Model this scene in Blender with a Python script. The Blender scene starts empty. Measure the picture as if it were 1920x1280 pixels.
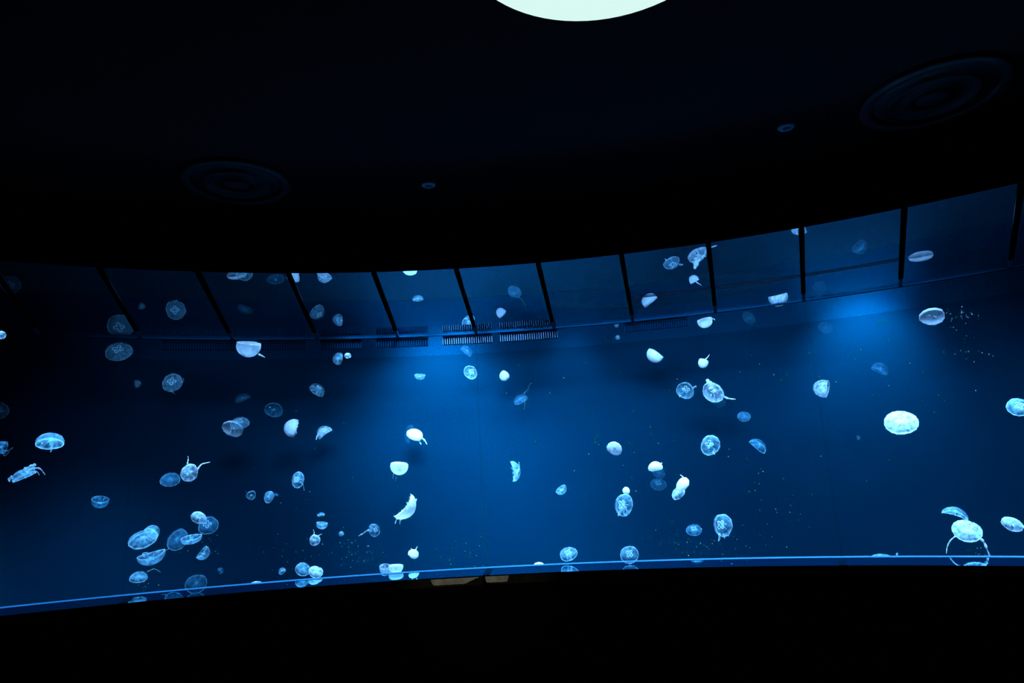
import bpy, bmesh, math, random
from mathutils import Vector, Matrix
S = bpy.context.scene
COL = S.collection
PI = math.pi
# ------------------------------------------------------------------ camera
F_PX, PITCH, ROLL = 1280.0, .2012, -.0555
CX, CY = -.2304, -.7912          # centre of the round room (eye of the camera at 0,0,0)
R_PANE, Z_WATER, Z_SILL = 3.5486, .8915, -.35
R_LINE, R_SHELF, R_BEAM, R_WALL = 3.76, 4.82, 4.66, 5.5
Z_CEIL, Z_FLOOR, Z_BED = 1.12, -1.6, -.86
cp, sp = math.cos(PITCH), math.sin(PITCH)
Fv = Vector((0, cp, sp)); U0 = Vector((0, -sp, cp)); R0 = Vector((1, 0, 0))
Rv = math.cos(ROLL)*R0 + math.sin(ROLL)*U0
Uv = -math.sin(ROLL)*R0 + math.cos(ROLL)*U0
cd = bpy.data.cameras.new('camera'); cam = bpy.data.objects.new('camera', cd); COL.objects.link(cam)
cd.sensor_width = 36; cd.lens = F_PX/1920*36; cd.clip_start = .02
cam.matrix_world = Matrix((( Rv.x, Uv.x, -Fv.x, 0), (Rv.y, Uv.y, -Fv.y, 0), (Rv.z, Uv.z, -Fv.z, 0), (0, 0, 0, 1)))
S.camera = cam
# ------------------------------------------------------------------ world, exposure
w = bpy.data.worlds.new('world'); S.world = w; w.use_nodes = True
w.node_tree.nodes['Background'].inputs[0].default_value = (.02, .05, .08, 1)
w.node_tree.nodes['Background'].inputs[1].default_value = .004
S.view_settings.view_transform = 'Standard'; S.view_settings.look = 'None'
S.view_settings.exposure = 0; S.view_settings.gamma = 1; S.view_settings.use_curve_mapping = False
cy = S.cycles
cy.max_bounces = 10; cy.transparent_max_bounces = 48; cy.glossy_bounces = 4; cy.diffuse_bounces = 3
cy.use_denoising = True; cy.caustics_reflective = False; cy.caustics_refractive = False
# ------------------------------------------------------------------ tank lights (lamps over the water, behind the bulkhead)
def polar(a, r, z): return Vector((CX+r*math.sin(a), CY+r*math.cos(a), z))
def spot(a, r, z, ta, tr, tz, power, size, col=(.165, .46, 1.0), soft=.05, blend=1.0):
    l = bpy.data.lights.new('tank_lamp', 'SPOT'); o = bpy.data.objects.new('tank_lamp', l); COL.objects.link(o)
    l.energy = power; l.color = col; l.spot_size = math.radians(size); l.spot_blend = blend; l.shadow_soft_size = soft
    p = polar(a, r, z); o.location = p; o.rotation_euler = (polar(ta, tr, tz)-p).to_track_quat('-Z', 'Y').to_euler()
DOWN = [(-.70, 380), (-.52, 560), (-.34, 850), (-.16, 1200), (.02, 1700), (.20, 1900), (.38, 1800), (.56, 1700), (.74, 1500)]
for a, pw in DOWN:                 # steep lamps over the near side of the tank
    spot(a, 3.84, 1.16, a, 4.10, -.4, pw, 84, soft=.10)
WASH = [(-.68, 10000, -.85, 50), (-.42, 3400, -1.0, 50), (-.30, 700, -.1, 90), (-.16, 1700, -.3, 60), (-.03, 4700, .1, 62), (.12, 3300, .0, 62), (.04, 4600, -.95, 56),
        (.22, 1750, -.2, 90), (.34, 1650, -.1, 90), (.47, 1600, -.1, 80), (.62, 1050, -.9, 70)]
for a, pw, tz, cn in WASH:         # lamps that throw light across to the back wall
    spot(a, 3.76, 1.22, a, 5.5, tz, pw, cn, soft=.34)
# small lamps close to the back wall
spot(.455, 5.1, 1.1, .452, 5.5, .66, 690, 80, soft=.08)
spot(.115, 5.1, 1.1, .115, 5.5, .70, 130, 60, soft=.08)
spot(-.05, 5.0, 1.1, -.05, 5.5, .60, 800, 90, soft=.08)

for a, pw in ((-.14, 60), (-.08, 110), (-.02, 150), (.04, 90)):   # small lamps over the lip of the gutter
    spot(a, 4.62, 1.0, a, 4.83, .86, pw, 80, soft=.03)
# added warm spot, unseen behind the camera, to brighten the sill strips
l = bpy.data.lights.new('sill_fill_lamp', 'SPOT'); o = bpy.data.objects.new('sill_fill_lamp', l); COL.objects.link(o)
l.energy = 75; l.color = (1, .95, .78); l.spot_size = math.radians(7); l.spot_blend = .6; l.shadow_soft_size = .02
o.location = (-.5, -2.4, 1.0); o.rotation_euler = (Vector((-.18, 2.78, -.365))-Vector(o.location)).to_track_quat('-Z', 'Y').to_euler()

# ------------------------------------------------------------------ materials
def mat(name):
    m = bpy.data.materials.new(name); m.use_nodes = True; nt = m.node_tree; nt.nodes.clear()
    return m, nt, nt.nodes.new('ShaderNodeOutputMaterial')
def N(nt, t, **k):
    n = nt.nodes.new(t)
    for a, b in k.items():
        if a.startswith('i_'): n.inputs[int(a[2:])].default_value = b
        else: setattr(n, a, b)
    return n
def plain(name, col, rough=.6, metal=0, noise=.15, scale=8, spec=.3):
    m, nt, out = mat(name)
    b = N(nt, 'ShaderNodeBsdfPrincipled'); b.inputs['Roughness'].default_value = rough; b.inputs['Metallic'].default_value = metal
    b.inputs['Specular IOR Level'].default_value = spec
    tc = N(nt, 'ShaderNodeTexCoord'); nz = N(nt, 'ShaderNodeTexNoise'); nz.inputs['Scale'].default_value = scale; nz.inputs['Detail'].default_value = 5
    rp = N(nt, 'ShaderNodeValToRGB')
    c = Vector(col)
    rp.color_ramp.elements[0].position = .3; rp.color_ramp.elements[1].position = .7
    rp.color_ramp.elements[0].color = (*(c*(1-noise)), 1); rp.color_ramp.elements[1].color = (*(c*(1+noise)), 1)
    nt.links.new(tc.outputs['Object'], nz.inputs['Vector']); nt.links.new(nz.outputs['Fac'], rp.inputs[0])
    nt.links.new(rp.outputs[0], b.inputs['Base Color']); nt.links.new(b.outputs[0], out.inputs[0])
    return m
M_black = plain('black matt paint', (.003, .004, .004), .9, spec=.05)
M_ceil = plain('black painted ceiling', (.003, .004, .005), .8, scale=3, spec=.1)
M_disc = plain('dark satin metal ring', (.006, .007, .008), .5)
M_wall = plain('deep blue tank wall', (0, .0135, .0252), .9, noise=.10, scale=1.3, spec=0)
M_bed = plain('blue tank bed', (0, .0126, .024), .9, spec=0)
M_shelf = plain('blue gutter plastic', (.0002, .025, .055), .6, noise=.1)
M_gut = plain('blue gutter lip', (.0001, .015, .031), .8, spec=0)
M_grille = plain('dark grille plastic', (0, .004, .008), .9, spec=0)
M_slat = plain('dark blue grille slat', (0, .011, .023), .8, spec=0)
M_rim = plain('pale blue sill edge', (.001, .07, .13), .6, noise=.08)
M_lip = plain('dark worn sill concrete', (.02, .02, .017), .8, noise=.5, scale=30)
M_pale = plain('painted lit sill', (.78, .76, .62), .8, noise=.25, scale=40)  # lit sill concrete, the light put into the pale colour
M_spk = plain('blue grey metal', (.7, .8, .85), .5)
M_beam = plain('black beam', (.002, .002, .003), .8, spec=0)
# underside of the water surface: strong mirror that still lets lamp light through
m, nt, out = mat('water surface from below'); M_water = m
g = N(nt, 'ShaderNodeBsdfGlossy'); g.inputs['Color'].default_value = (.62, .70, .74, 1); g.inputs['Roughness'].default_value = 0
t = N(nt, 'ShaderNodeBsdfTransparent'); mx = N(nt, 'ShaderNodeMixShader'); mx.inputs[0].default_value = .62
tc = N(nt, 'ShaderNodeTexCoord'); nz = N(nt, 'ShaderNodeTexNoise'); nz.inputs['Scale'].default_value = 3.0
bp = N(nt, 'ShaderNodeBump'); bp.inputs['Strength'].default_value = .012; bp.inputs['Distance'].default_value = .05
nt.links.new(tc.outputs['Object'], nz.inputs['Vector']); nt.links.new(nz.outputs['Fac'], bp.inputs['Height']); nt.links.new(bp.outputs[0], g.inputs['Normal'])
nt.links.new(t.outputs[0], mx.inputs[1]); nt.links.new(g.outputs[0], mx.inputs[2]); nt.links.new(mx.outputs[0], out.inputs[0])
# cut bottom face of the acrylic: a mirror with a darker tint
m, nt, out = mat('acrylic bottom face'); M_foot = m
g = N(nt, 'ShaderNodeBsdfGlossy'); g.inputs['Color'].default_value = (.35, .62, .66, 1); g.inputs['Roughness'].default_value = .02
d = N(nt, 'ShaderNodeBsdfDiffuse'); d.inputs[0].default_value = (.001, .03, .12, 1); mx = N(nt, 'ShaderNodeMixShader'); mx.inputs[0].default_value = .04
nt.links.new(g.outputs[0], mx.inputs[1]); nt.links.new(d.outputs[0], mx.inputs[2]); nt.links.new(mx.outputs[0], out.inputs[0])
# acrylic pane
m, nt, out = mat('clear acrylic'); M_pane = m
g = N(nt, 'ShaderNodeBsdfGlossy'); g.inputs['Roughness'].default_value = 0
t = N(nt, 'ShaderNodeBsdfTransparent'); t.inputs[0].default_value = (.93, .97, .98, 1); mx = N(nt, 'ShaderNodeMixShader')
fr = N(nt, 'ShaderNodeFresnel'); fr.inputs[0].default_value = 1.08
nt.links.new(fr.outputs[0], mx.inputs[0]); nt.links.new(t.outputs[0], mx.inputs[1]); nt.links.new(g.outputs[0], mx.inputs[2]); nt.links.new(mx.outputs[0], out.inputs[0])
def tissue(name, alpha, col=(.86, .93, .95), mott=.5):
    """jelly tissue: see-through, density from the mesh attribute 'dens'"""
    m, nt, out = mat(name)
    d = N(nt, 'ShaderNodeBsdfDiffuse'); d.inputs[0].default_value = (*col, 1)
    tl = N(nt, 'ShaderNodeBsdfTranslucent'); tl.inputs[0].default_value = (*col, 1)
    mx = N(nt, 'ShaderNodeMixShader'); mx.inputs[0].default_value = .5
    tr = N(nt, 'ShaderNodeBsdfTransparent'); m2 = N(nt, 'ShaderNodeMixShader')
    at = N(nt, 'ShaderNodeAttribute', attribute_name='dens')
    tc = N(nt, 'ShaderNodeTexCoord'); nz = N(nt, 'ShaderNodeTexNoise'); nz.inputs['Scale'].default_value = 55; nz.inputs['Detail'].default_value = 3
    mr = N(nt, 'ShaderNodeMapRange'); mr.inputs[1].default_value = .35; mr.inputs[2].default_value = .68; mr.inputs[3].default_value = 1-mott; mr.inputs[4].default_value = 1+mott
    a = N(nt, 'ShaderNodeMath', operation='MULTIPLY'); b = N(nt, 'ShaderNodeMath', operation='MULTIPLY', use_clamp=True); b.inputs[1].default_value = alpha
    L = nt.links.new
    L(tc.outputs['Object'], nz.inputs['Vector']); L(nz.outputs['Fac'], mr.inputs[0]); L(mr.outputs[0], a.inputs[0]); L(at.outputs['Fac'], a.inputs[1]); L(a.outputs[0], b.inputs[0])
    L(d.outputs[0], mx.inputs[1]); L(tl.outputs[0], mx.inputs[2]); L(tr.outputs[0], m2.inputs[1]); L(mx.outputs[0], m2.inputs[2]); L(b.outputs[0], m2.inputs[0]); L(m2.outputs[0], out.inputs[0])
    return m
T1, T2, T3, T4 = (.97, .98, .98), (.80, .95, .98), (.42, .85, .97), (.20, .70, .95)
TISSUE = {1: tissue('opaque white jelly', .93, T1, .15), 2: tissue('milky jelly', .42, T2, .8), 3: tissue('translucent jelly', .17, T3, .8),
          4: tissue('thin clear jelly', .06, T4, .7), 5: tissue('barely visible jelly', .024, T4, .6)}
EDGE = {1: tissue('opaque jelly edge', .95, T1, .1), 2: tissue('milky jelly edge', .85, T1, .3), 3: tissue('translucent jelly edge', .34, T2, .4),
        4: tissue('thin jelly edge', .11, T3, .4), 5: tissue('faint jelly edge', .05, T4, .4)}
def emis(name, col, st):
    m, nt, out = mat(name); e = N(nt, 'ShaderNodeEmission'); e.inputs[0].default_value = (*col, 1); e.inputs[1].default_value = st
    nt.links.new(e.outputs[0], out.inputs[0]); return m
M_lit = emis('lit lamp diffuser', (.72, 1.0, .94), .95)

# ------------------------------------------------------------------ mesh helpers
def obj(name, verts, faces, m, parent=None, smooth=True, dens=None):
    me = bpy.data.meshes.new(name); me.from_pydata([tuple(v) for v in verts], [], faces); me.update()
    me.materials.append(m)
    if smooth:
        for p in me.polygons: p.use_smooth = True
    if dens is not None:
        at = me.attributes.new('dens', 'FLOAT', 'POINT')
        at.data.foreach_set('value', dens)
    o = bpy.data.objects.new(name, me); COL.objects.link(o)
    if parent: o.parent = parent
    return o
def struct(o): o['kind'] = 'structure'; return o
def thing(o, label, cat, group=None):
    o['label'] = label; o['category'] = cat
    if group: o['group'] = group
    return o
def empty(name, loc):
    o = bpy.data.objects.new(name, None); COL.objects.link(o); o.location = loc; o.empty_display_size = .05; return o
def ring(name, prof, a0, a1, m, n=160, closed=True, parent=None, smooth=True, origin=None):
    """sweep an (r,z) profile about the room centre"""
    og = origin or Vector((0, 0, 0))
    V = []; F = []; k = len(prof); full = abs(a1-a0-2*PI) < 1e-6
    cnt = n if full else n+1
    for i in range(cnt):
        a = a0+(a1-a0)*i/n
        for r, z in prof: V.append(polar(a, r, z)-og)
    for i in range(n):
        i2 = (i+1) % cnt
        for j in range(k if closed else k-1):
            j2 = (j+1) % k
            F.append((i*k+j, i*k+j2, i2*k+j2, i2*k+j))
    if closed and not full:
        F.append(tuple(range(k))[::-1]); F.append(tuple((cnt-1)*k+j for j in range(k)))
    o = obj(name, V, F, m, parent, smooth=False)
    if origin: o.location = og
    return o
def tube(pts, rad, n=6):
    V = []; F = []; pts = [Vector(p) for p in pts]
    for i, p in enumerate(pts):
        d = (pts[min(i+1, len(pts)-1)]-pts[max(i-1, 0)]).normalized()
        u = d.orthogonal().normalized(); v = d.cross(u); r = rad[i] if isinstance(rad, (list, tuple)) else rad
        for k in range(n):
            t = 2*PI*k/n; V.append(p+u*r*math.cos(t)+v*r*math.sin(t))
    for i in range(len(pts)-1):
        for k in range(n): F.append((i*n+k, i*n+(k+1) % n, (i+1)*n+(k+1) % n, (i+1)*n+k))
    F.append(tuple(range(n))[::-1]); F.append(tuple((len(pts)-1)*n+k for k in range(n)))
    return V, F
def join(parts):
    V = []; F = []
    for v, f in parts:
        o = len(V); V += list(v); F += [tuple(i+o for i in q) for q in f]
    return V, F
def boxv(c, ax, hx, hy, hz):
    X, Y, Z = ax; V = []
    for sx in (-1, 1):
        for sy in (-1, 1):
            for sz in (-1, 1): V.append(c+X*hx*sx+Y*hy*sy+Z*hz*sz)
    return V, [(0, 1, 3, 2), (4, 6, 7, 5), (0, 4, 5, 1), (2, 3, 7, 6), (0, 2, 6, 4), (1, 5, 7, 3)]
def ray(x, y): return Fv + (x-960)/F_PX*Rv - (y-640)/F_PX*Uv
def at_r(x, y, r):
    v = ray(x, y); a = v.x**2+v.y**2; b = -(v.x*CX+v.y*CY); c = CX*CX+CY*CY-r*r
    return v*((-b+math.sqrt(max(b*b-a*c, 0)))/a)
def at_z(x, y, z): v = ray(x, y); return v*(z/v.z)
def proj(P):
    d = P.dot(Fv); return 960+F_PX*P.dot(Rv)/d, 640-F_PX*P.dot(Uv)/d
def pair(p, q, h):
    """depth of a point seen at p whose mirror image in the level z=h is seen at q"""
    a, b = ray(*p), ray(*q); ah = math.hypot(a.x, a.y); bh = math.hypot(b.x, b.y)
    rho = 2*h/(a.z/ah+b.z/bh); return a*(rho/ah)
def azim(P): return math.atan2(P.x-CX, P.y-CY)

# ------------------------------------------------------------------ the room
TA, TB = -1.15, 1.15
struct(ring('ceiling', [(.02, Z_CEIL), (3.6, Z_CEIL), (3.6, Z_CEIL+.15), (.02, Z_CEIL+.15)], 0, 2*PI, M_ceil))
struct(ring('floor', [(.02, Z_FLOOR), (3.6, Z_FLOOR), (3.6, Z_FLOOR-.1), (.02, Z_FLOOR-.1)], 0, 2*PI, M_black))
struct(ring('wall_upper', [(R_PANE, .889), (R_PANE, Z_CEIL), (3.63, Z_CEIL), (3.63, .99), (R_PANE+.003, .889)], 0, 2*PI, M_black, n=220))
struct(ring('wall_front', [(R_PANE, Z_SILL-.034), (R_PANE, Z_FLOOR), (3.62, Z_FLOOR), (3.62, Z_SILL-.034)], 0, 2*PI, M_black, n=220))
struct(ring('trim_sill', [(R_PANE-.008, Z_SILL-.003), (R_PANE-.008, Z_SILL-.033), (R_PANE+.07, Z_SILL-.033), (R_PANE+.07, Z_SILL-.003)], TA, TB, M_lip, n=120))
struct(ring('trim_pane_foot', [(R_PANE, Z_SILL), (R_LINE, Z_SILL), (R_LINE, Z_SILL-.002), (R_PANE, Z_SILL-.002)], TA, TB, M_foot, n=160))
struct(ring('trim_inner_edge', [(R_LINE+.003, Z_SILL+.001), (R_LINE+.05, Z_SILL+.001), (R_LINE+.05, Z_SILL-.05), (R_LINE+.003, Z_SILL-.05)], TA, TB, M_rim, n=160))
struct(ring('wall_tank_inner', [(R_LINE+.003, Z_SILL-.052), (R_LINE+.05, Z_SILL-.052), (R_LINE+.05, Z_BED), (R_LINE+.003, Z_BED)], TA, TB, M_wall, n=120))
struct(ring('wall_back', [(R_WALL, Z_BED), (R_WALL, 1.3), (R_WALL+.1, 1.3), (R_WALL+.1, Z_BED)], TA, TB, M_wall, n=160))
struct(ring('wall_tank_bed', [(R_LINE, Z_BED), (R_WALL+.1, Z_BED), (R_WALL+.1, Z_BED-.08), (R_LINE, Z_BED-.08)], TA, TB, M_bed, n=120))
struct(ring('ceiling_canopy', [(3.632, 1.3), (R_WALL+.1, 1.3), (R_WALL+.1, 1.35), (3.632, 1.35)], TA, TB, M_black, n=120))
o = ring('water_surface', [(R_PANE+.006, Z_WATER), (R_WALL-.001, Z_WATER)], TA, TB, M_water, n=200, closed=False); struct(o)
struct(ring('trim_gutter', [(R_SHELF, Z_WATER-.009), (R_SHELF, Z_WATER-.0005), (R_SHELF+.02, Z_WATER-.0005), (R_SHELF+.02, Z_WATER-.009)], TA, TB, M_gut, n=160))
# acrylic panes and their joints
JA = [azim(at_r(230, 1121, R_PANE)), azim(at_r(911, 1070, R_PANE)), azim(at_r(1580, 1052, R_PANE))]
edges = [TA]+JA+[TB]
for i in range(4):
    struct(ring('window_%d' % (i+1), [(R_PANE+.004, Z_SILL+.001), (R_PANE+.004, .888)], edges[i]+.0012, edges[i+1]-.0012, M_pane, n=60, closed=False))
m, nt, out = mat('joint sealant'); d = N(nt, 'ShaderNodeBsdfDiffuse'); d.inputs[0].default_value = (.1, .4, .7, 1); t = N(nt, 'ShaderNodeBsdfTransparent')
mx = N(nt, 'ShaderNodeMixShader'); mx.inputs[0].default_value = .12
nt.links.new(t.outputs[0], mx.inputs[1]); nt.links.new(d.outputs[0], mx.inputs[2]); nt.links.new(mx.outputs[0], out.inputs[0])
for i, a in enumerate(JA):
    o = ring('trim_pane_joint', [(R_PANE+.004, Z_SILL+.001), (R_PANE+.004, .888)], a-.0011, a+.0011, m, n=1, closed=False); struct(o)
    o = ring('trim_foot_joint', [(R_PANE-.009, Z_SILL-.034), (R_PANE-.009, Z_SILL+.001), (R_LINE, Z_SILL+.001), (R_LINE, Z_SILL-.001), (R_PANE+.002, Z_SILL-.001), (R_PANE+.002, Z_SILL-.034)], a-.0036, a+.0036, M_grille, n=2); struct(o)
# lit bits of the sill, painted as pale strips below the middle pane joint
for x0, x1, lab in ((808, 897, 'painted lit sill strip on the black sill left of the pane joint'), (910, 954, 'short painted lit sill strip on the black sill right of the pane joint')):
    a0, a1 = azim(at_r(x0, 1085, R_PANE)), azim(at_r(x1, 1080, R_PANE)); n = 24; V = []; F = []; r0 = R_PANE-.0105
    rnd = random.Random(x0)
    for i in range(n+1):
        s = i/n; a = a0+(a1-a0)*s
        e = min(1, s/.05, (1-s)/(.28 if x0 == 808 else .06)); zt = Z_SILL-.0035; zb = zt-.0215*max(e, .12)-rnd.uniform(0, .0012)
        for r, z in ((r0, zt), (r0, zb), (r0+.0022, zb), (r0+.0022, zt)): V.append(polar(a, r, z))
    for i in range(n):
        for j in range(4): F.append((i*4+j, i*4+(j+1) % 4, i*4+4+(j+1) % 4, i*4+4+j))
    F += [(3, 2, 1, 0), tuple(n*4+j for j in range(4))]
    thing(obj('lit_sill_strip', V, F, M_pale, smooth=False), lab, 'strip', 'pale strips on the sill')
# ------------------------------------------------------------------ radial beams under the canopy
A0, DA = .296, .0976
where = ['cut by the left edge of the photo', 'second from the left', 'third from the left', 'fourth from the left', 'fifth from the left', 'sixth from the left',
         'seventh from the left', 'left end of the thin rail', 'first crossed by the thin rail', 'second crossed by the thin rail', 'right end of the thin rail', 'rightmost, dim at the right edge']
for i in range(12):
    a = A0+DA*(i-8); rad = Vector((math.sin(a), math.cos(a), 0)); tan = Vector((math.cos(a), -math.sin(a), 0)); Z = Vector((0, 0, 1))
    e = empty('cross_beam', polar(a, R_BEAM, Z_WATER-.004))
    thing(e, 'black radial beam over the tank water, '+where[i], 'beam', 'radial beams across the water')
    L = R_BEAM-(R_PANE+.012)
    v, f = boxv(-rad*L/2, (rad, tan, Z), L/2, .0105, .0035)
    ob = obj('bar', v, f, M_beam, e, smooth=False)
    bm = bmesh.new(); bm.from_mesh(ob.data); bmesh.ops.bevel(bm, geom=bm.edges[:], offset=.002, segments=1, affect='EDGES'); bm.to_mesh(ob.data); bm.free()
    v, f = boxv(rad*.079, (rad, tan, Z), .078, .008, .002)
    br = obj('bracket', v, f, M_shelf, e, smooth=False); br['label'] = 'pale blue end bracket'
pts = [(1183, 560), (1337, 544), (1503, 522), (1692, 491)]
rr = [math.hypot(at_z(x, y, Z_WATER-.012).x-CX, at_z(x, y, Z_WATER-.012).y-CY) for x, y in pts]; rm = sum(rr)/4
v, f = tube([polar(A0+DA*(-1+3*k/30), rm, Z_WATER-.0035) for k in range(31)], .0028, 6)
thing(obj('guide_rail', v, f, M_beam), 'thin black rail linking four beams at the right', 'rail')
# ------------------------------------------------------------------ overflow grilles at the waterline of the back
GR = [(300, 440, 650, 'dim overflow grille behind the bright bowl-shaped jellyfish, left part'), (486, 572, 650, 'dim overflow grille just right of the bright bowl-shaped jellyfish'),
      (600, 676, 652, 'dark overflow grille above the two small jellyfish at the back wall'), (705, 802, 650, 'overflow grille at the left end of the bright waterline'),
      (830, 922, 641, 'overflow grille over the brightest stretch of wall'), (938, 1045, 636, 'overflow grille with the brightest slots, right of the centre joint'),
      (1172, 1292, 620, 'dark overflow grille at the right, left of the jellyfish with raised arms')]
for x0, x1, yy, lab in GR:
    a0, a1 = azim(at_r(x0, yy, R_SHELF)), azim(at_r(x1, yy, R_SHELF)); am = (a0+a1)/2; R = R_SHELF+.03
    org = polar(am, R, Z_WATER-.012)
    e = empty('overflow_grille', org); thing(e, lab, 'grille', 'overflow grilles along the waterline')
    ring('frame', [(R, Z_WATER-.008), (R+.012, Z_WATER-.008), (R+.012, Z_WATER-.018), (R, Z_WATER-.018)], a0, a1, M_gut, n=12, parent=e).location = -org
    nt_ = max(8, int((a1-a0)*R/.0135)); P = []
    for k in range(nt_+1):
        a = a0+(a1-a0)*k/nt_; rad = Vector((math.sin(a), math.cos(a), 0)); tan = Vector((math.cos(a), -math.sin(a), 0))
        P.append(boxv(polar(a, R+.006, Z_WATER-.040)-org, (rad, tan, Vector((0, 0, 1))), .004, .0019, .020))
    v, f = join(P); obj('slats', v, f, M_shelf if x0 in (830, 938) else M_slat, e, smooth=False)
    b = ring('backing', [(R+.016, Z_WATER-.008), (R+.02, Z_WATER-.008), (R+.02, Z_WATER-.062), (R+.016, Z_WATER-.062)], a0, a1, M_grille, n=12, parent=e)
    b.location = -org
# ------------------------------------------------------------------ ceiling fixtures
def disc_profile(name, prof, m, parent, n=72, cap=False):
    V = []; F = []; k = len(prof)
    for i in range(n):
        t = 2*PI*i/n
        for r, z in prof: V.append((r*math.cos(t), r*math.sin(t), z))
    for i in range(n):
        i2 = (i+1) % n
        for j in range(k-1): F.append((i*k+j, i*k+j+1, i2*k+j+1, i2*k+j))
    return obj(name, V, F, m, parent)
def fixture(c, R, lab, lit=False):
    e = empty('ceiling_light', (c[0], c[1], Z_CEIL)); thing(e, lab, 'ceiling light', 'round ceiling fixtures')
    disc_profile('outer_ring', [(R, .001), (R, -.008), (R*.97, -.014), (R*.84, -.014), (R*.80, -.005), (R*.80, .001)], M_disc, e)
    if lit:
        d = disc_profile('diffuser', [(R*.995, -.0145), (R*.98, -.017), (R*.74, -.017), (R*.73, -.014)], M_lit, e); d['label'] = 'glowing white ring'
        disc_profile('cone', [(R*.73, -.002), (R*.4, -.012), (R*.02, -.012)], M_disc, e)
        return e
    disc_profile('cone', [(R*.79, -.001), (R*.62, -.006), (R*.60, -.016), (R*.56, -.018), (R*.52, -.010), (R*.36, -.006), (R*.34, -.012), (R*.30, -.014)], M_disc, e)
    disc_profile('hub', [(R*.27, -.001), (R*.26, -.012), (R*.16, -.02), (R*.01, -.022)], M_disc, e)
    return e
def mid(ps):
    q = [at_z(x, y, Z_CEIL) for x, y in ps]; return sum((v for v in q), Vector())/len(q)
cA = mid([(325, 325), (555, 355)]); cB = mid([(1608, 215), (1905, 135)])
fixture(cA, .19, 'dark unlit round ceiling light above the left half of the tank')
fixture(cB, .215, 'dark unlit round ceiling light with a warm glint, upper right')
p0, p1, p2 = at_z(926, 0, Z_CEIL-.017), at_z(1255, 0, Z_CEIL-.017), at_z(1090, 42, Z_CEIL-.017)
ax, ay, bx, by, qx, qy = p0.x, p0.y, p1.x, p1.y, p2.x, p2.y
D = 2*(ax*(by-qy)+bx*(qy-ay)+qx*(ay-by))
ux = ((ax*ax+ay*ay)*(by-qy)+(bx*bx+by*by)*(qy-ay)+(qx*qx+qy*qy)*(ay-by))/D
uy = ((ax*ax+ay*ay)*(qx-bx)+(bx*bx+by*by)*(ax-qx)+(qx*qx+qy*qy)*(bx-ax))/D
RL = math.hypot(ax-ux, ay-uy); q = at_z(1085, 0, Z_CEIL-.017)
fixture((ux, uy), RL, 'glowing white round ceiling light at the top edge', lit=True)
pc = at_z(742, 412, Z_CEIL); rad_ = (Vector((pc.x-CX, pc.y-CY, 0))).normalized()
e = fixture(Vector((CX, CY, 0))+rad_*(R_PANE-.065), .062, 'small dim round ceiling light half hidden at the bulkhead edge')
for (x0, y0, x1, y1, lab) in ((790, 349, 817, 349, 'small blue-lit ceiling sensor left of centre'), (1458, 244, 1491, 238, 'small blue-lit ceiling sensor at the right, beside the large dark ceiling light')):
    a, b = at_z(x0, y0, Z_CEIL-.008), at_z(x1, y1, Z_CEIL-.008); c = (a+b)/2; R = (a-b).length/2
    e = empty('ceiling_sprinkler', (c.x, c.y, Z_CEIL)); thing(e, lab.replace('sensor', 'sprinkler'), 'sprinkler', 'ceiling sprinklers')
    disc_profile('flange', [(R, .001), (R, -.003), (R*.9, -.007), (R*.5, -.009), (R*.42, -.004), (R*.4, .001)], M_spk, e, n=32)
    v, f = tube([(0, 0, 0), (0, 0, -.012)], R*.16, 8); obj('stem', v, f, M_spk, e)
    disc_profile('deflector', [(R*.34, -.0125), (R*.34, -.0145), (R*.01, -.0145)], M_spk, e, n=20)

# ------------------------------------------------------------------ jellyfish
def bell_mesh(R, hr, bend, squash, wob, rnd, nu=40, nv=12):
    """closed shell: dome outside, shallower hollow inside; origin at mid height"""
    ph = [rnd.uniform(0, 2*PI) for _ in range(4)]; V = []; F = []; D = []
    lob = rnd.choice((8, 12, 16))
    def rim(t):
        return 1+wob*(.5*math.sin(2*t+ph[0])+.35*math.sin(3*t+ph[1])+.15*math.sin(5*t+ph[2]))+.022*math.cos(lob*t+ph[3])
    def put(s, z, t, d):
        k = 1+(rim(t)-1)*s*s
        x = R*s*k*math.cos(t); y = R*s*k*math.sin(t)*squash
        zz = R*z-bend*R*(x/R)**2*.9+R*wob*.35*s*s*math.sin(2*t+ph[2])
        V.append((x, y, zz)); D.append(d)
    off = hr*.5-bend*.25
    put(0, hr-off, 0, .8)
    for j in range(1, nv+1):                       # outside, apex to rim
        q = j/nv*PI*.58; s = math.sin(q); z = hr*math.cos(q)
        d = .75+.35*s**3
        for i in range(nu): put(s, z-off, 2*PI*i/nu, d)
    ni = 7; hi = hr*.42
    for j in range(1, ni+1):                       # inside, rim to crown
        q = (1-j/ni)*PI/2*.94; s = math.sin(q)*.955; z = hi*math.cos(q)-hr*.12
        for i in range(nu): put(max(s, .001)*.965, z-off, 2*PI*i/nu, .75 if s > .55 else 1.15)
    put(0, hi-hr*.12-off, 0, 1.1)
    for i in range(nu): F.append((0, 1+i, 1+(i+1) % nu))
    rows = nv+ni
    for j in range(rows-1):
        for i in range(nu):
            a = 1+j*nu; F.append((a+i, a+nu+i, a+nu+(i+1) % nu, a+(i+1) % nu))
    a = 1+(rows-1)*nu; last = len(V)-1
    for i in range(nu): F.append((a+i, last, a+(i+1) % nu))
    rimpts = [Vector(V[1+(nv-1)*nu+i]) for i in range(nu)]
    return V, F, D, rimpts, off, hi
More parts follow.
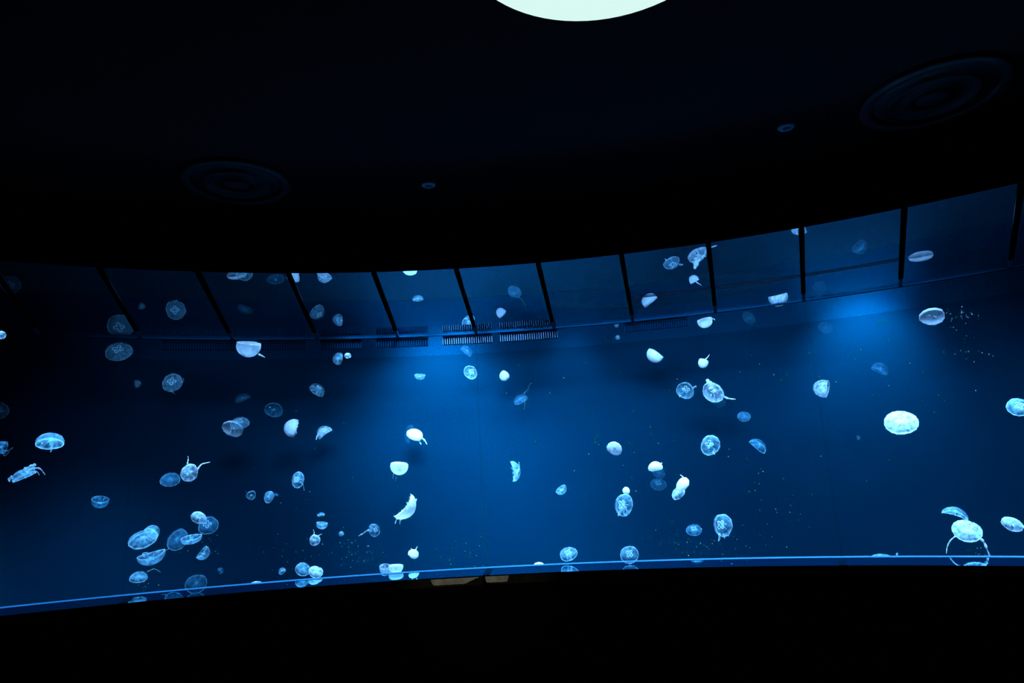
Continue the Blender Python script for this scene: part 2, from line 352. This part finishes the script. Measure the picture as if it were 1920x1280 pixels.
def closed_tube(pts, r, n=5):
    V = []; F = []; m_ = len(pts)
    for i, p in enumerate(pts):
        d = (pts[(i+1) % m_]-pts[i-1]).normalized(); u = d.cross(Vector((.1, .2, 1))).normalized(); v = d.cross(u)
        for k in range(n):
            t = 2*PI*k/n; V.append(p+u*r*math.cos(t)+v*r*math.sin(t))
    for i in range(m_):
        for k in range(n): F.append((i*n+k, i*n+(k+1) % n, ((i+1) % m_)*n+(k+1) % n, ((i+1) % m_)*n+k))
    return V, F
def ribbon(pts, wid, nrm, th=.0006):
    """thin frilled ribbon with thickness"""
    V = []; F = []; n = len(pts)
    for i, p in enumerate(pts):
        d = (pts[min(i+1, n-1)]-pts[max(i-1, 0)]).normalized(); s = d.cross(nrm)
        s = s.normalized() if s.length > 1e-6 else d.orthogonal()
        u = s.cross(d)
        for a, b in ((1, 1), (-1, 1), (-1, -1), (1, -1)): V.append(p+s*wid[i]*a+u*th*b)
    for i in range(n-1):
        for k in range(4): F.append((i*4+k, i*4+(k+1) % 4, i*4+4+(k+1) % 4, i*4+4+k))
    F += [(3, 2, 1, 0), tuple((n-1)*4+k for k in range(4))]
    return V, F
GROUP = 'moon jellyfish drifting in the ring tank'
seed = [0]; CHECK = []
def jelly(x, y, w, h, ang, mode, dens, dep, label, arms=0., gon=None, strands=(), wob=.07, bend=0., face=None, edge=True):
    """x,y: where it shows; w: width across; h: height; ang: image direction of the crown; mode f = seen onto the disc, b = into the
    underside, s = from the side; dep: distance of the ring it swims on from the room centre, or a mirror pair (x,y of its reflection)"""
    seed[0] += 1; rnd = random.Random(seed[0]*7+3)
    if isinstance(dep, tuple): P = pair((x, y), dep, Z_WATER if dep[1] < y else Z_SILL)
    else: P = at_r(x, y, dep)
    CHECK.append((x, y, P, dens, label))
    dist = P.dot(Fv); R = w/2*dist/F_PX
    view = -P.normalized(); Rl = (Rv-view*Rv.dot(view)).normalized(); Ul = view.cross(Rl)
    A = math.radians(ang); d2 = Rl*math.cos(A)+Ul*math.sin(A)
    if mode == 's':
        fa = math.radians(face if face is not None else rnd.choice((68, 74, 80, 98))); hr = max(.26, min(1.2, (2*h/w-abs(bend)*.5-abs(math.cos(fa)))/math.sin(fa)))
    else:
        fa = math.acos(max(.12, min(1, h/w*.93))) if face is None else math.radians(face)
        hr = .42
        if mode == 'b': fa = PI-fa
    n = view*math.cos(fa)+d2*math.sin(fa); X = (Ul*math.cos(A)-Rl*math.sin(A)).normalized(); X = (X-n*X.dot(n)).normalized(); Y = n.cross(X)
    e = empty('moon_jellyfish', P)
    e.rotation_euler = Matrix(((X.x, Y.x, n.x), (X.y, Y.y, n.y), (X.z, Y.z, n.z))).to_euler()
    thing(e, label, 'jellyfish', GROUP)
    small = w < 16
    V, F, D, rim, off, hi = bell_mesh(R, hr, bend, 1, wob, rnd, nu=24 if small else 40, nv=7 if small else 12)
    obj('bell', V, F, TISSUE[dens], e, dens=D)
    if edge and not small:
        v, f = closed_tube(rim, R*.028); obj('margin', v, f, EDGE[dens], e, dens=[1]*len(v))
    if gon is None: gon = (mode != 's' and w >= 24 and dens <= 4)
    if gon:
        for k in range(4):
            a = PI/4+k*PI/2+.2; c = Vector((math.cos(a), math.sin(a), 0))*R*.27+Vector((0, 0, (hr*.62-off)*R)); pts = []
            for i in range(15):
                t = a+PI+math.radians(24)+(2*PI-math.radians(48))*i/14
                pts.append(c+Vector((math.cos(t), math.sin(t), 0))*R*.14)
            v, f = tube(pts, R*.034, 5); obj('gonad', v, f, EDGE[max(1, dens-1)], e, dens=[1]*len(v))
    base = Vector((0, 0, (hi*.9-off)*R))
    L = R*(arms if arms else .55)
    na = 2 if small else 4
    for k in range(na):
        a = k*2*PI/na+rnd.uniform(-.3, .3)+.4; c = Vector((math.cos(a), math.sin(a), 0)); pts = []; wd = []
        q = rnd.uniform(.7, 1.1); ph = rnd.uniform(0, 6); m_ = 12
        for i in range(m_+1):
            s = i/m_
            pts.append(base+c*R*(.06+.28*s+.05*math.sin(5*s+ph))+Vector((0, 0, -L*q*s))+Vector((rnd.uniform(-1, 1), rnd.uniform(-1, 1), 0))*R*.02)
            wd.append(R*(.085*(1-s)**.6+.012)*(1+.35*math.sin(11*s+ph)))
        v, f = ribbon(pts, wd, Vector((-math.sin(a+.6), math.cos(a+.6), .3)).normalized(), R*.012); obj('oral_arm', v, f, TISSUE[max(2, dens)] if dens > 1 else EDGE[2], e, dens=[1.3]*len(v))
    if not small and dens <= 4:                     # short fringe of tentacles round the margin
        P2 = []
        for i in range(0, len(rim), 1):
            p = rim[i]; o2 = Vector((p.x, p.y, 0)).normalized(); l = R*rnd.uniform(.05, .16)
            P2.append(tube([p, p+o2*l*.3+Vector((0, 0, -l*.5)), p+o2*l*.2+Vector((rnd.uniform(-.2, .2)*l, rnd.uniform(-.2, .2)*l, -l))], [R*.008, R*.006, R*.003], 3))
        v, f = join(P2); o = obj('tentacles', v, f, EDGE[min(5, dens+1)], e, dens=[1]*len(v)); o['kind'] = 'stuff'
    inv = Matrix(((X.x, X.y, X.z), (Y.x, Y.y, Y.z), (n.x, n.y, n.z)))
    for st in strands:                              # long trailing arms: (start x,y) ... (end x,y), pixel-sized widths
        q2, wpx = st[:-1], st[-1]
        P3 = []; m_ = len(q2)
        for i in range(m_):
            dz = rnd.uniform(-.15, .15)*R
            P3.append(inv @ ((Rl*(q2[i][0]-x)-Ul*(q2[i][1]-y))*dist/F_PX+view*dz))
        out_ = []                                   # smooth through the points
        for i in range(m_-1):
            p_1 = P3[max(i-1, 0)]; p_2 = P3[i]; p_3 = P3[i+1]; p_4 = P3[min(i+2, m_-1)]
            for k in range(5):
                t = k/5; out_.append(.5*((2*p_2)+(p_3-p_1)*t+(2*p_1-5*p_2+4*p_3-p_4)*t*t+(3*p_2-p_1-3*p_3+p_4)*t**3))
        out_.append(P3[-1]); kk = len(out_)
        r0 = wpx/2*dist/F_PX
        v, f = tube(out_, [r0*(1-.7*i/(kk-1))*(1+.25*math.sin(i*1.7)) for i in range(kk)], 6)
        obj('trailing_arm', v, f, EDGE[dens], e, dens=[.9]*len(v))
    return e
J = jelly
# ---- left part
J(2, 627, 16, 16, 90, 'f', 2, 3.8, 'small bright jellyfish cut by the left edge just under the waterline')
J(221, 655, 46, 34, 108, 'f', 3, (222, 613), 'outlined oval jellyfish just under the waterline, cut-off reflection above it', wob=.06)
J(260, 719, 15, 13, 10, 's', 3, (268, 575), 'tiny half-round jellyfish left of the round veined one, far left')
J(322, 715, 36, 34, 120, 'f', 3, (327, 581), 'round dim jellyfish with fine tentacles at its lower right, upper left', strands=[((336, 718), (342, 714), (341, 708), 1.2), ((320, 730), (324, 735), (329, 739), 1.2)])
J(453, 743, 28, 11, 112, 's', 4, (457, 583), 'thin dim lens-shaped jellyfish under the bright bowl-shaped one')
J(465, 659, 42, 24, -95, 's', 1, 3.72, 'brilliant white bowl-shaped jellyfish, crown down, beside the dark grille', arms=.2, face=100, strands=[((462, 660), (466, 649), (472, 645), (480, 648), 5), ((484, 664), (490, 667), (495, 670), 4)])
J(-3, 768, 34, 32, 90, 'f', 3, (11, 533), 'dim jellyfish half cut by the left edge at mid height')
J(449, 790, 33, 22, 100, 'f', 3, 5.05, 'upper dimmer jellyfish of the overlapping pair at centre left')
J(438, 800, 38, 27, 70, 'b', 1, (450, 517), 'lower brighter jellyfish of the overlapping pair at centre left')
J(514, 766, 32, 28, 75, 'b', 4, (519, 526), 'thin outlined jellyfish like a glass disc, upper right of the overlapping pair', gon=False)
J(541, 801, 33, 19, 168, 's', 1, (549, 515), 'bright jellyfish facing left with frilly arms to its right', arms=.9, strands=[((548, 798), (554, 793), (559, 794), 4), ((549, 803), (554, 806), (556, 813), 4)])
J(604, 806, 30, 16, 128, 's', 2, (605, 521), 'arched jellyfish, crown to the upper left, right of the bright left-facing one', bend=.35, strands=[((598, 812), (595, 818), (594, 824), 4)])
J(598, 727, 30, 16, 56, 's', 3, (599, 589), 'slanting spindle-shaped jellyfish below the dark grille', face=70, gon=True)
J(630, 671, 23, 14, 165, 's', 3, (629, 600), 'leaf-shaped upright jellyfish under the dark grille, left of a tiny ring')
J(652, 666, 12, 11, 90, 'f', 2, 3.75, 'tiny bright ring-like jellyfish under the dark grille')
J(787, 708, 20, 9, -90, 's', 3, (785, 557), 'small flat-topped bowl jellyfish near the bright patch of wall')
# ---- upper middle
J(884, 697, 27, 24, 30, 'b', 3, (879, 604), 'ring-patterned jellyfish under the bright stretch of waterline')
J(943, 707, 19, 18, 225, 's', 1, (937, 583), 'small bright white jellyfish right of the ring-patterned one', face=60)
J(878, 655, 24, 12, 50, 's', 5, 5.2, 'barely visible slanting jellyfish touching the grille over the bright wall')
J(974, 745, 28, 13, 118, 's', 4, (962, 551), 'dim slanting jellyfish with two long hair-thin strands, centre top', strands=[((982, 737), (990, 730), (992, 722), (998, 717), 1.3), ((984, 746), (984, 760), (982, 768), 1.2)])
J(1158, 632, 9, 9, 90, 'f', 3, 5.1, 'tiny dim jellyfish speck alone below the waterline at centre')
J(1224, 671, 32, 17, 238, 's', 1, (1214, 559), 'bright jellyfish, crown to the lower left, below the right grille', arms=.3, face=78, strands=[((1228, 674), (1233, 668), (1233, 662), 3)])
J(1317, 684, 19, 15, 252, 's', 1, (1298, 521), 'small bright jellyfish with one long curved arm pointing up right', arms=.2, strands=[((1319, 678), (1324, 672), (1327, 669), (1330, 664), 2.5)])
J(1286, 730, 34, 30, 60, 'b', 3, (1262, 495), 'bright-rimmed round jellyfish like a wheel, left of the two-lobed one', wob=.07, strands=[((1299, 727), (1304, 724), (1305, 726), 4), ((1276, 741), (1274, 744), 4)])
J(1339, 733, 42, 34, 60, 'b', 2, (1307, 481), 'large bright jellyfish with a white knob above and a pointed tail at its right', wob=.1, strands=[((1336, 728), (1330, 717), (1326, 711), 14), ((1352, 740), (1362, 746), (1377, 748), 5), ((1332, 722), (1342, 732), (1352, 730), 11)])
J(1349, 753, 22, 16, 100, 'f', 5, 5.2, 'barely visible jellyfish behind the tail of the large two-lobed one')
J(1323, 608, 28, 15, -75, 's', 1, 3.72, 'brilliant white jellyfish with three curled arms raised, near the waterline', arms=.2, strands=[((1317, 606), (1311, 600), (1308, 602), 2.5), ((1321, 604), (1324, 600), (1324, 596), 3), ((1331, 603), (1336, 597), (1340, 600), 3)])
J(1406, 594, 26, 20, 45, 'f', 5, 5.2, 'barely visible jellyfish right of the one with raised arms')
J(1461, 566, 34, 17, -76, 's', 2, 4.95, 'flat-topped half jellyfish pressed against the waterline at the right', arms=.2, face=88)
J(1549, 612, 26, 22, 60, 'f', 5, 5.1, 'faint mottled jellyfish below the bright glow on the right wall')
J(1747, 589, 43, 29, 100, 'b', 1, (1729, 484), 'large solid white oval jellyfish at the upper right', arms=.2, wob=.09)
J(1535, 727, 34, 22, 172, 's', 2, (1493, 428), 'bright folded jellyfish facing left, alone between centre and right edge', wob=.12, arms=.6)
J(1653, 687, 28, 16, 62, 's', 5, (1617, 467), 'barely visible jellyfish above the large spotted oval one')
# ---- right part
J(1689, 787, 58, 42, 92, 'f', 2, 4.0, 'large bright oval jellyfish with spotted disc at the right', wob=.04, gon=True)
J(1611, 820, 9, 7, 10, 's', 4, 4.9, 'tiny faint jellyfish left below the large spotted oval one')
J(1911, 761, 38, 34, 60, 'f', 3, 4.2, 'dim jellyfish cut by the right edge at mid height')
J(1395, 779, 23, 20, 90, 'f', 4, 4.6, 'small dim round jellyfish right below the two-lobed bright one')
J(1425, 832, 34, 15, 48, 's', 4, 4.5, 'dim blue slanting leaf-shaped jellyfish with fringe to its lower left', bend=.15, arms=.5)
J(1330, 833, 38, 35, 140, 'b', 3, 4.1, 'bright-rimmed round jellyfish with a pointed lower right edge', wob=.07, strands=[((1336, 846), (1339, 851), 5)])
J(1228, 871, 26, 15, 98, 's', 1, 4.0, 'small brilliant white arched jellyfish above two faint ones', bend=.2, arms=.6, strands=[((1238, 872), (1241, 867), 3)])
J(1236, 884, 25, 18, 70, 'f', 5, 5.0, 'faint jellyfish directly under the brilliant arched one')
J(1234, 905, 30, 22, 92, 'f', 5, 5.1, 'faint lower jellyfish of the two ghostly ones under the arched one', gon=True)
J(1278, 906, 28, 19, 138, 'f', 1, 4.0, 'upper bright jellyfish of the slanting overlapping pair', strands=[((1283, 897), (1280, 893), (1276, 890), 2.5)], gon=True)
J(1269, 922, 28, 14, 135, 's', 2, 4.05, 'lower jellyfish of the slanting overlapping pair, pinkish white', face=60)
J(1174, 919, 14, 14, 90, 'f', 1, 4.0, 'small bright round jellyfish above the tall one with bright rings')
J(1166, 946, 42, 32, 172, 'f', 3, 3.95, 'tall oval jellyfish with bright rings and curly arms at its foot', wob=.05, gon=True, strands=[((1165, 952), (1162, 960), (1158, 966), 6), ((1168, 955), (1170, 965), 6), ((1172, 950), (1176, 960), 6)])
J(1153, 839, 28, 25, 60, 'b', 1, 4.1, 'solid white round jellyfish with crinkled disc at centre', wob=.06, gon=True)
J(1055, 921, 22, 12, -52, 's', 3, 4.7, 'small dim half-moon jellyfish at lower centre')
J(970, 882, 38, 13, 8, 's', 3, 4.1, 'narrow upright crescent jellyfish right of the brightest wall, at mid height', bend=.2, wob=.03, face=88, strands=[((963, 896), (969, 888), (973, 878), (973, 866), 5)])
J(1301, 991, 28, 21, 90, 'f', 4, 4.4, 'dim blue jellyfish with ragged lower edge, left of the ringed one', arms=.8, wob=.08)
J(1352, 984, 42, 33, 172, 'f', 3, 3.95, 'upright oval jellyfish with four clear rings and short arms below', gon=True, strands=[((1348, 1000), (1347, 1008), (1345, 1013), 5), ((1354, 1000), (1357, 1008), 5)])
J(1180, 1038, 34, 34, 90, 'f', 3, (1180.5, 1077), 'rounded jellyfish with four rings standing on its own reflection', gon=True, wob=.06)
J(1065, 1036, 32, 26, 110, 'f', 3, (1066, 1074), 'outlined jellyfish with ruffled white centre above its reflection', gon=True, wob=.1, arms=.8, strands=[((1063, 1040), (1064, 1048), 4), ((1069, 1040), (1071, 1048), 4)])
J(1011, 1063, 26, 22, 92, 'f', 1, 3.86, 'white jellyfish dome peeking over the sill edge at centre')
J(1652, 1043, 40, 12, 90, 's', 3, 3.9, 'flat thin jellyfish lying along the sill edge at the right')
J(1681, 1040, 7, 4, 180, 's', 3, 3.9, 'tiny bright scrap of jellyfish on the right sill edge')
J(1792, 957, 42, 15, 72, 's', 3, 4.2, 'dim arched jellyfish just above the large one with two long arms', bend=.3, gon=False)
J(1814, 991, 50, 38, 70, 'f', 2, 3.95, 'large jellyfish with two long arms reaching down, lower right', gon=True, wob=.06, strands=[((1794, 1004), (1784, 1012), (1777, 1024), (1774, 1036), 3), ((1826, 1004), (1835, 1013), (1839, 1028), (1843, 1052), 6)])
J(1899, 980, 34, 24, 60, 'b', 2, 4.0, 'bright rimmed jellyfish near the right edge with a short tail', strands=[((1912, 985), (1918, 990), (1926, 997), 4)])
# ---- lower middle
J(748, 882, 32, 20, -94, 's', 1, 3.95, 'solid white bowl-shaped jellyfish alone left of centre', arms=.2, face=72, strands=[((738, 888), (737, 897), 1.2), ((743, 893), (742, 903), 1.2)])
J(779, 811, 30, 16, 74, 's', 1, (771, 506), 'bright white tilted bean-shaped jellyfish with arms trailing to its right', face=58, strands=[((780, 817), (786, 826), (790, 833), 5), ((788, 818), (796, 825), (801, 833), 4)])
J(763, 812, 34, 13, 170, 's', 5, 5.1, 'ghostly upright jellyfish touching the bean-shaped one', face=80)
J(768, 957, 50, 19, -36, 's', 1, 3.95, 'long brilliant white crescent jellyfish, bulging to the lower right', bend=.3, face=92, wob=.05, strands=[((752, 971), (745, 972), (742, 981), 4), ((754, 971), (751, 976), (751, 982), 4), ((778, 940), (780, 936), 5)])
J(776, 1037, 20, 17, 60, 'f', 1, (777, 1077), 'small white round jellyfish with two short arms raised, above its reflection', strands=[((779, 1030), (781, 1027), (782, 1024), 2), ((772, 1030), (770, 1028), 2)])
J(723, 1070, 24, 15, -88, 's', 2, 3.95, 'left dimmer jellyfish of the touching pair on the sill edge')
J(742, 1069, 27, 14, -90, 's', 1, 3.85, 'right brilliant jellyfish of the touching pair on the sill edge')
J(704, 993, 25, 20, 20, 'f', 3, 4.0, 'round jellyfish trailing a long tail to its left', gon=True, strands=[((697, 995), (690, 994), (682, 999), (674, 1004), 4), ((697, 990), (692, 986), 3)])
J(640, 1000, 10, 10, 90, 'f', 3, 4.4, 'tiny dim dot-like jellyfish left of the one trailing a tail')
J(593, 1070, 26, 22, 70, 'f', 2, 3.9, 'bright jellyfish with four clear rings on the sill edge, left half', gon=True)
J(569, 1065, 28, 24, 60, 'f', 3, 3.95, 'hollow ring-like jellyfish left of the bright four-ringed one', gon=False, edge=True)
J(591, 1011, 21, 19, 60, 'b', 2, 4.0, 'small bright mottled jellyfish with two thin raised tentacles', wob=.15, strands=[((588, 1003), (588, 998), (586, 993), 2), ((596, 1004), (602, 1001), 1.3)])
J(603, 987, 21, 11, -95, 's', 3, 4.1, 'small bowl-shaped jellyfish above the small mottled one')
J(602, 963, 13, 6, 100, 's', 3, 4.3, 'tiny hooked jellyfish, topmost of a small column', strands=[((598, 965), (596, 966), (595, 963), 2)])
J(528, 1068, 13, 9, 120, 's', 3, 4.2, 'tiny ragged jellyfish left of the hollow ring-like one', wob=.2)
J(481, 1096, 30, 16, 92, 's', 2, 3.87, 'flat dome of a jellyfish rising over the left sill edge')
J(556, 899, 30, 22, 172, 'f', 3, 4.2, 'upright oval jellyfish with a bright core and a tail curving down right', gon=True, strands=[((563, 903), (568, 908), (571, 919), 2.5)])
J(502, 931, 22, 17, 172, 'f', 3, 4.4, 'small upright oval jellyfish left below the one with a bright core', gon=False)
J(517, 926, 9, 5, 95, 's', 4, 4.5, 'tiny hooked speck of jellyfish beside the small upright oval one')
J(471, 927, 18, 16, 90, 'b', 3, 4.6, 'small dim jellyfish left of the small upright oval one', wob=.15)
# ---- lower left
J(353, 885, 33, 30, 150, 'b', 2, 4.0, 'bright round jellyfish with two long feelers up and right', gon=True, strands=[((350, 869), (351, 862), (350, 855), 2.5), ((368, 880), (374, 871), (381, 868), (389, 866), 3)])
J(319, 896, 34, 26, 95, 'f', 4, 4.6, 'dim hazy jellyfish touching the left of the one with two feelers', gon=False)
J(374, 968, 28, 21, 60, 'b', 2, 4.0, 'small bright bowl-like jellyfish overlapping a larger dim one')
J(389, 983, 36, 33, 130, 'f', 4, 4.3, 'larger dim jellyfish with a bright core behind the small bowl-like one', gon=True)
J(267, 1006, 51, 29, 116, 'f', 3, 4.0, 'long oval translucent jellyfish, front one of a pair at lower left', gon=False)
J(290, 993, 28, 18, 50, 's', 3, 4.35, 'half-hidden jellyfish behind the long oval one', bend=.2)
J(330, 1010, 40, 34, 150, 'f', 4, 4.62, 'large dim cloudy jellyfish right of the long oval one', gon=False, strands=[((322, 1026), (316, 1030), (310, 1030), 2)])
J(360, 1014, 36, 14, -76, 's', 3, 4.42, 'dim shallow bowl-like jellyfish touching the large cloudy one', wob=.08)
J(286, 1050, 48, 20, -70, 's', 3, 4.0, 'shallow translucent bowl-shaped jellyfish pointing up right, lower left', bend=.15, face=78, strands=[((272, 1044), (268, 1038), (276, 1036), 3)])
J(385, 1040, 27, 14, -34, 's', 3, 4.1, 'small upright tilted jellyfish right of the shadowed stretch, lower left', strands=[((378, 1042), (374, 1042), 3)])
J(260, 1079, 30, 20, 95, 'f', 3, 3.95, 'oval jellyfish with a hair-thin tail curving to the right, lower left', gon=False, strands=[((273, 1072), (283, 1067), (290, 1069), (296, 1073), 1.3)])
J(368, 1092, 38, 36, 90, 'f', 4, (368, 1130), 'large dim jellyfish sinking behind the sill edge, lower left', gon=False)
J(95, 821, 46, 24, 88, 's', 3, 4.0, 'bright umbrella-shaped jellyfish with arms hanging below, far left', arms=.6, face=66, strands=[((94, 826), (97, 833), (98, 840), (97, 847), 6), ((83, 829), (81, 834), 3)])
J(42, 886, 40, 14, 118, 's', 3, 4.0, 'stretched slanting jellyfish with claw-like arms to the right, far left', wob=.03, bend=.05, face=84, strands=[((46, 882), (56, 874), (61, 870), 11), ((58, 878), (68, 878), (78, 890), 3.5), ((54, 884), (64, 884), (69, 891), 3), ((28, 893), (23, 898), (25, 902), 6)])
J(-2, 838, 24, 16, 175, 's', 4, 4.1, 'faint jellyfish at the left edge below the half-cut one', strands=[((5, 843), (12, 845), (20, 838), 1.5), ((4, 848), (8, 854), (15, 846), 1.5)])
J(187, 945, 29, 18, -90, 's', 4, 4.4, 'lone faint bowl-like jellyfish at lower left', arms=.2, face=66, strands=[((192, 938), (193, 932), 1.5)])
J(415, 1068, 13, 8, 40, 's', 4, 4.3, 'tiny ragged scrap of jellyfish right of the sinking dim one', wob=.25)

# ------------------------------------------------------------------ drifting particles
rnd = random.Random(5); P = []
clus = [(1800, 590, 40, 20, 26), (1810, 655, 40, 40, 22), (1480, 690, 120, 60, 10), (1660, 700, 200, 250, 26), (670, 1040, 50, 30, 40), (560, 1040, 80, 40, 26), (1320, 1010, 110, 45, 60), (1150, 860, 120, 100, 26),
        (1480, 960, 80, 70, 18), (270, 1095, 25, 12, 16), (870, 1035, 60, 25, 16), (1420, 900, 60, 60, 12), (1838, 1040, 26, 16, 22), (620, 900, 300, 200, 20), (380, 1030, 60, 30, 20), (1100, 700, 300, 100, 16)]
for cx_, cy_, sx, sy, n in clus:
    for _ in range(n):
        x, y = rnd.gauss(cx_, sx*.5), rnd.gauss(cy_, sy*.5)
        p = at_r(x, y, rnd.uniform(3.85, 4.6)); r = rnd.uniform(.0006, .0015)*(1 if rnd.random() < .9 else 1.6)
        d = Vector((rnd.uniform(-1, 1), rnd.uniform(-1, 1), rnd.uniform(-1, 1))).normalized()
        P.append(([p+Vector(v)*r+d*r*(1 if v[2] > 0 else 0)*rnd.uniform(0, 1.2) for v in ((1, 0, 0), (-1, 0, 0), (0, 1, 0), (0, -1, 0), (0, 0, 1), (0, 0, -1))],
                  [(0, 2, 4), (2, 1, 4), (1, 3, 4), (3, 0, 4), (2, 0, 5), (1, 2, 5), (3, 1, 5), (0, 3, 5)]))
v, f = join(P); o = obj('water_particles', v, f, EDGE[3], dens=[1]*len(v), smooth=False)
o['kind'] = 'stuff'; thing(o, 'tiny pale specks and bubbles drifting in the tank water', 'particles')
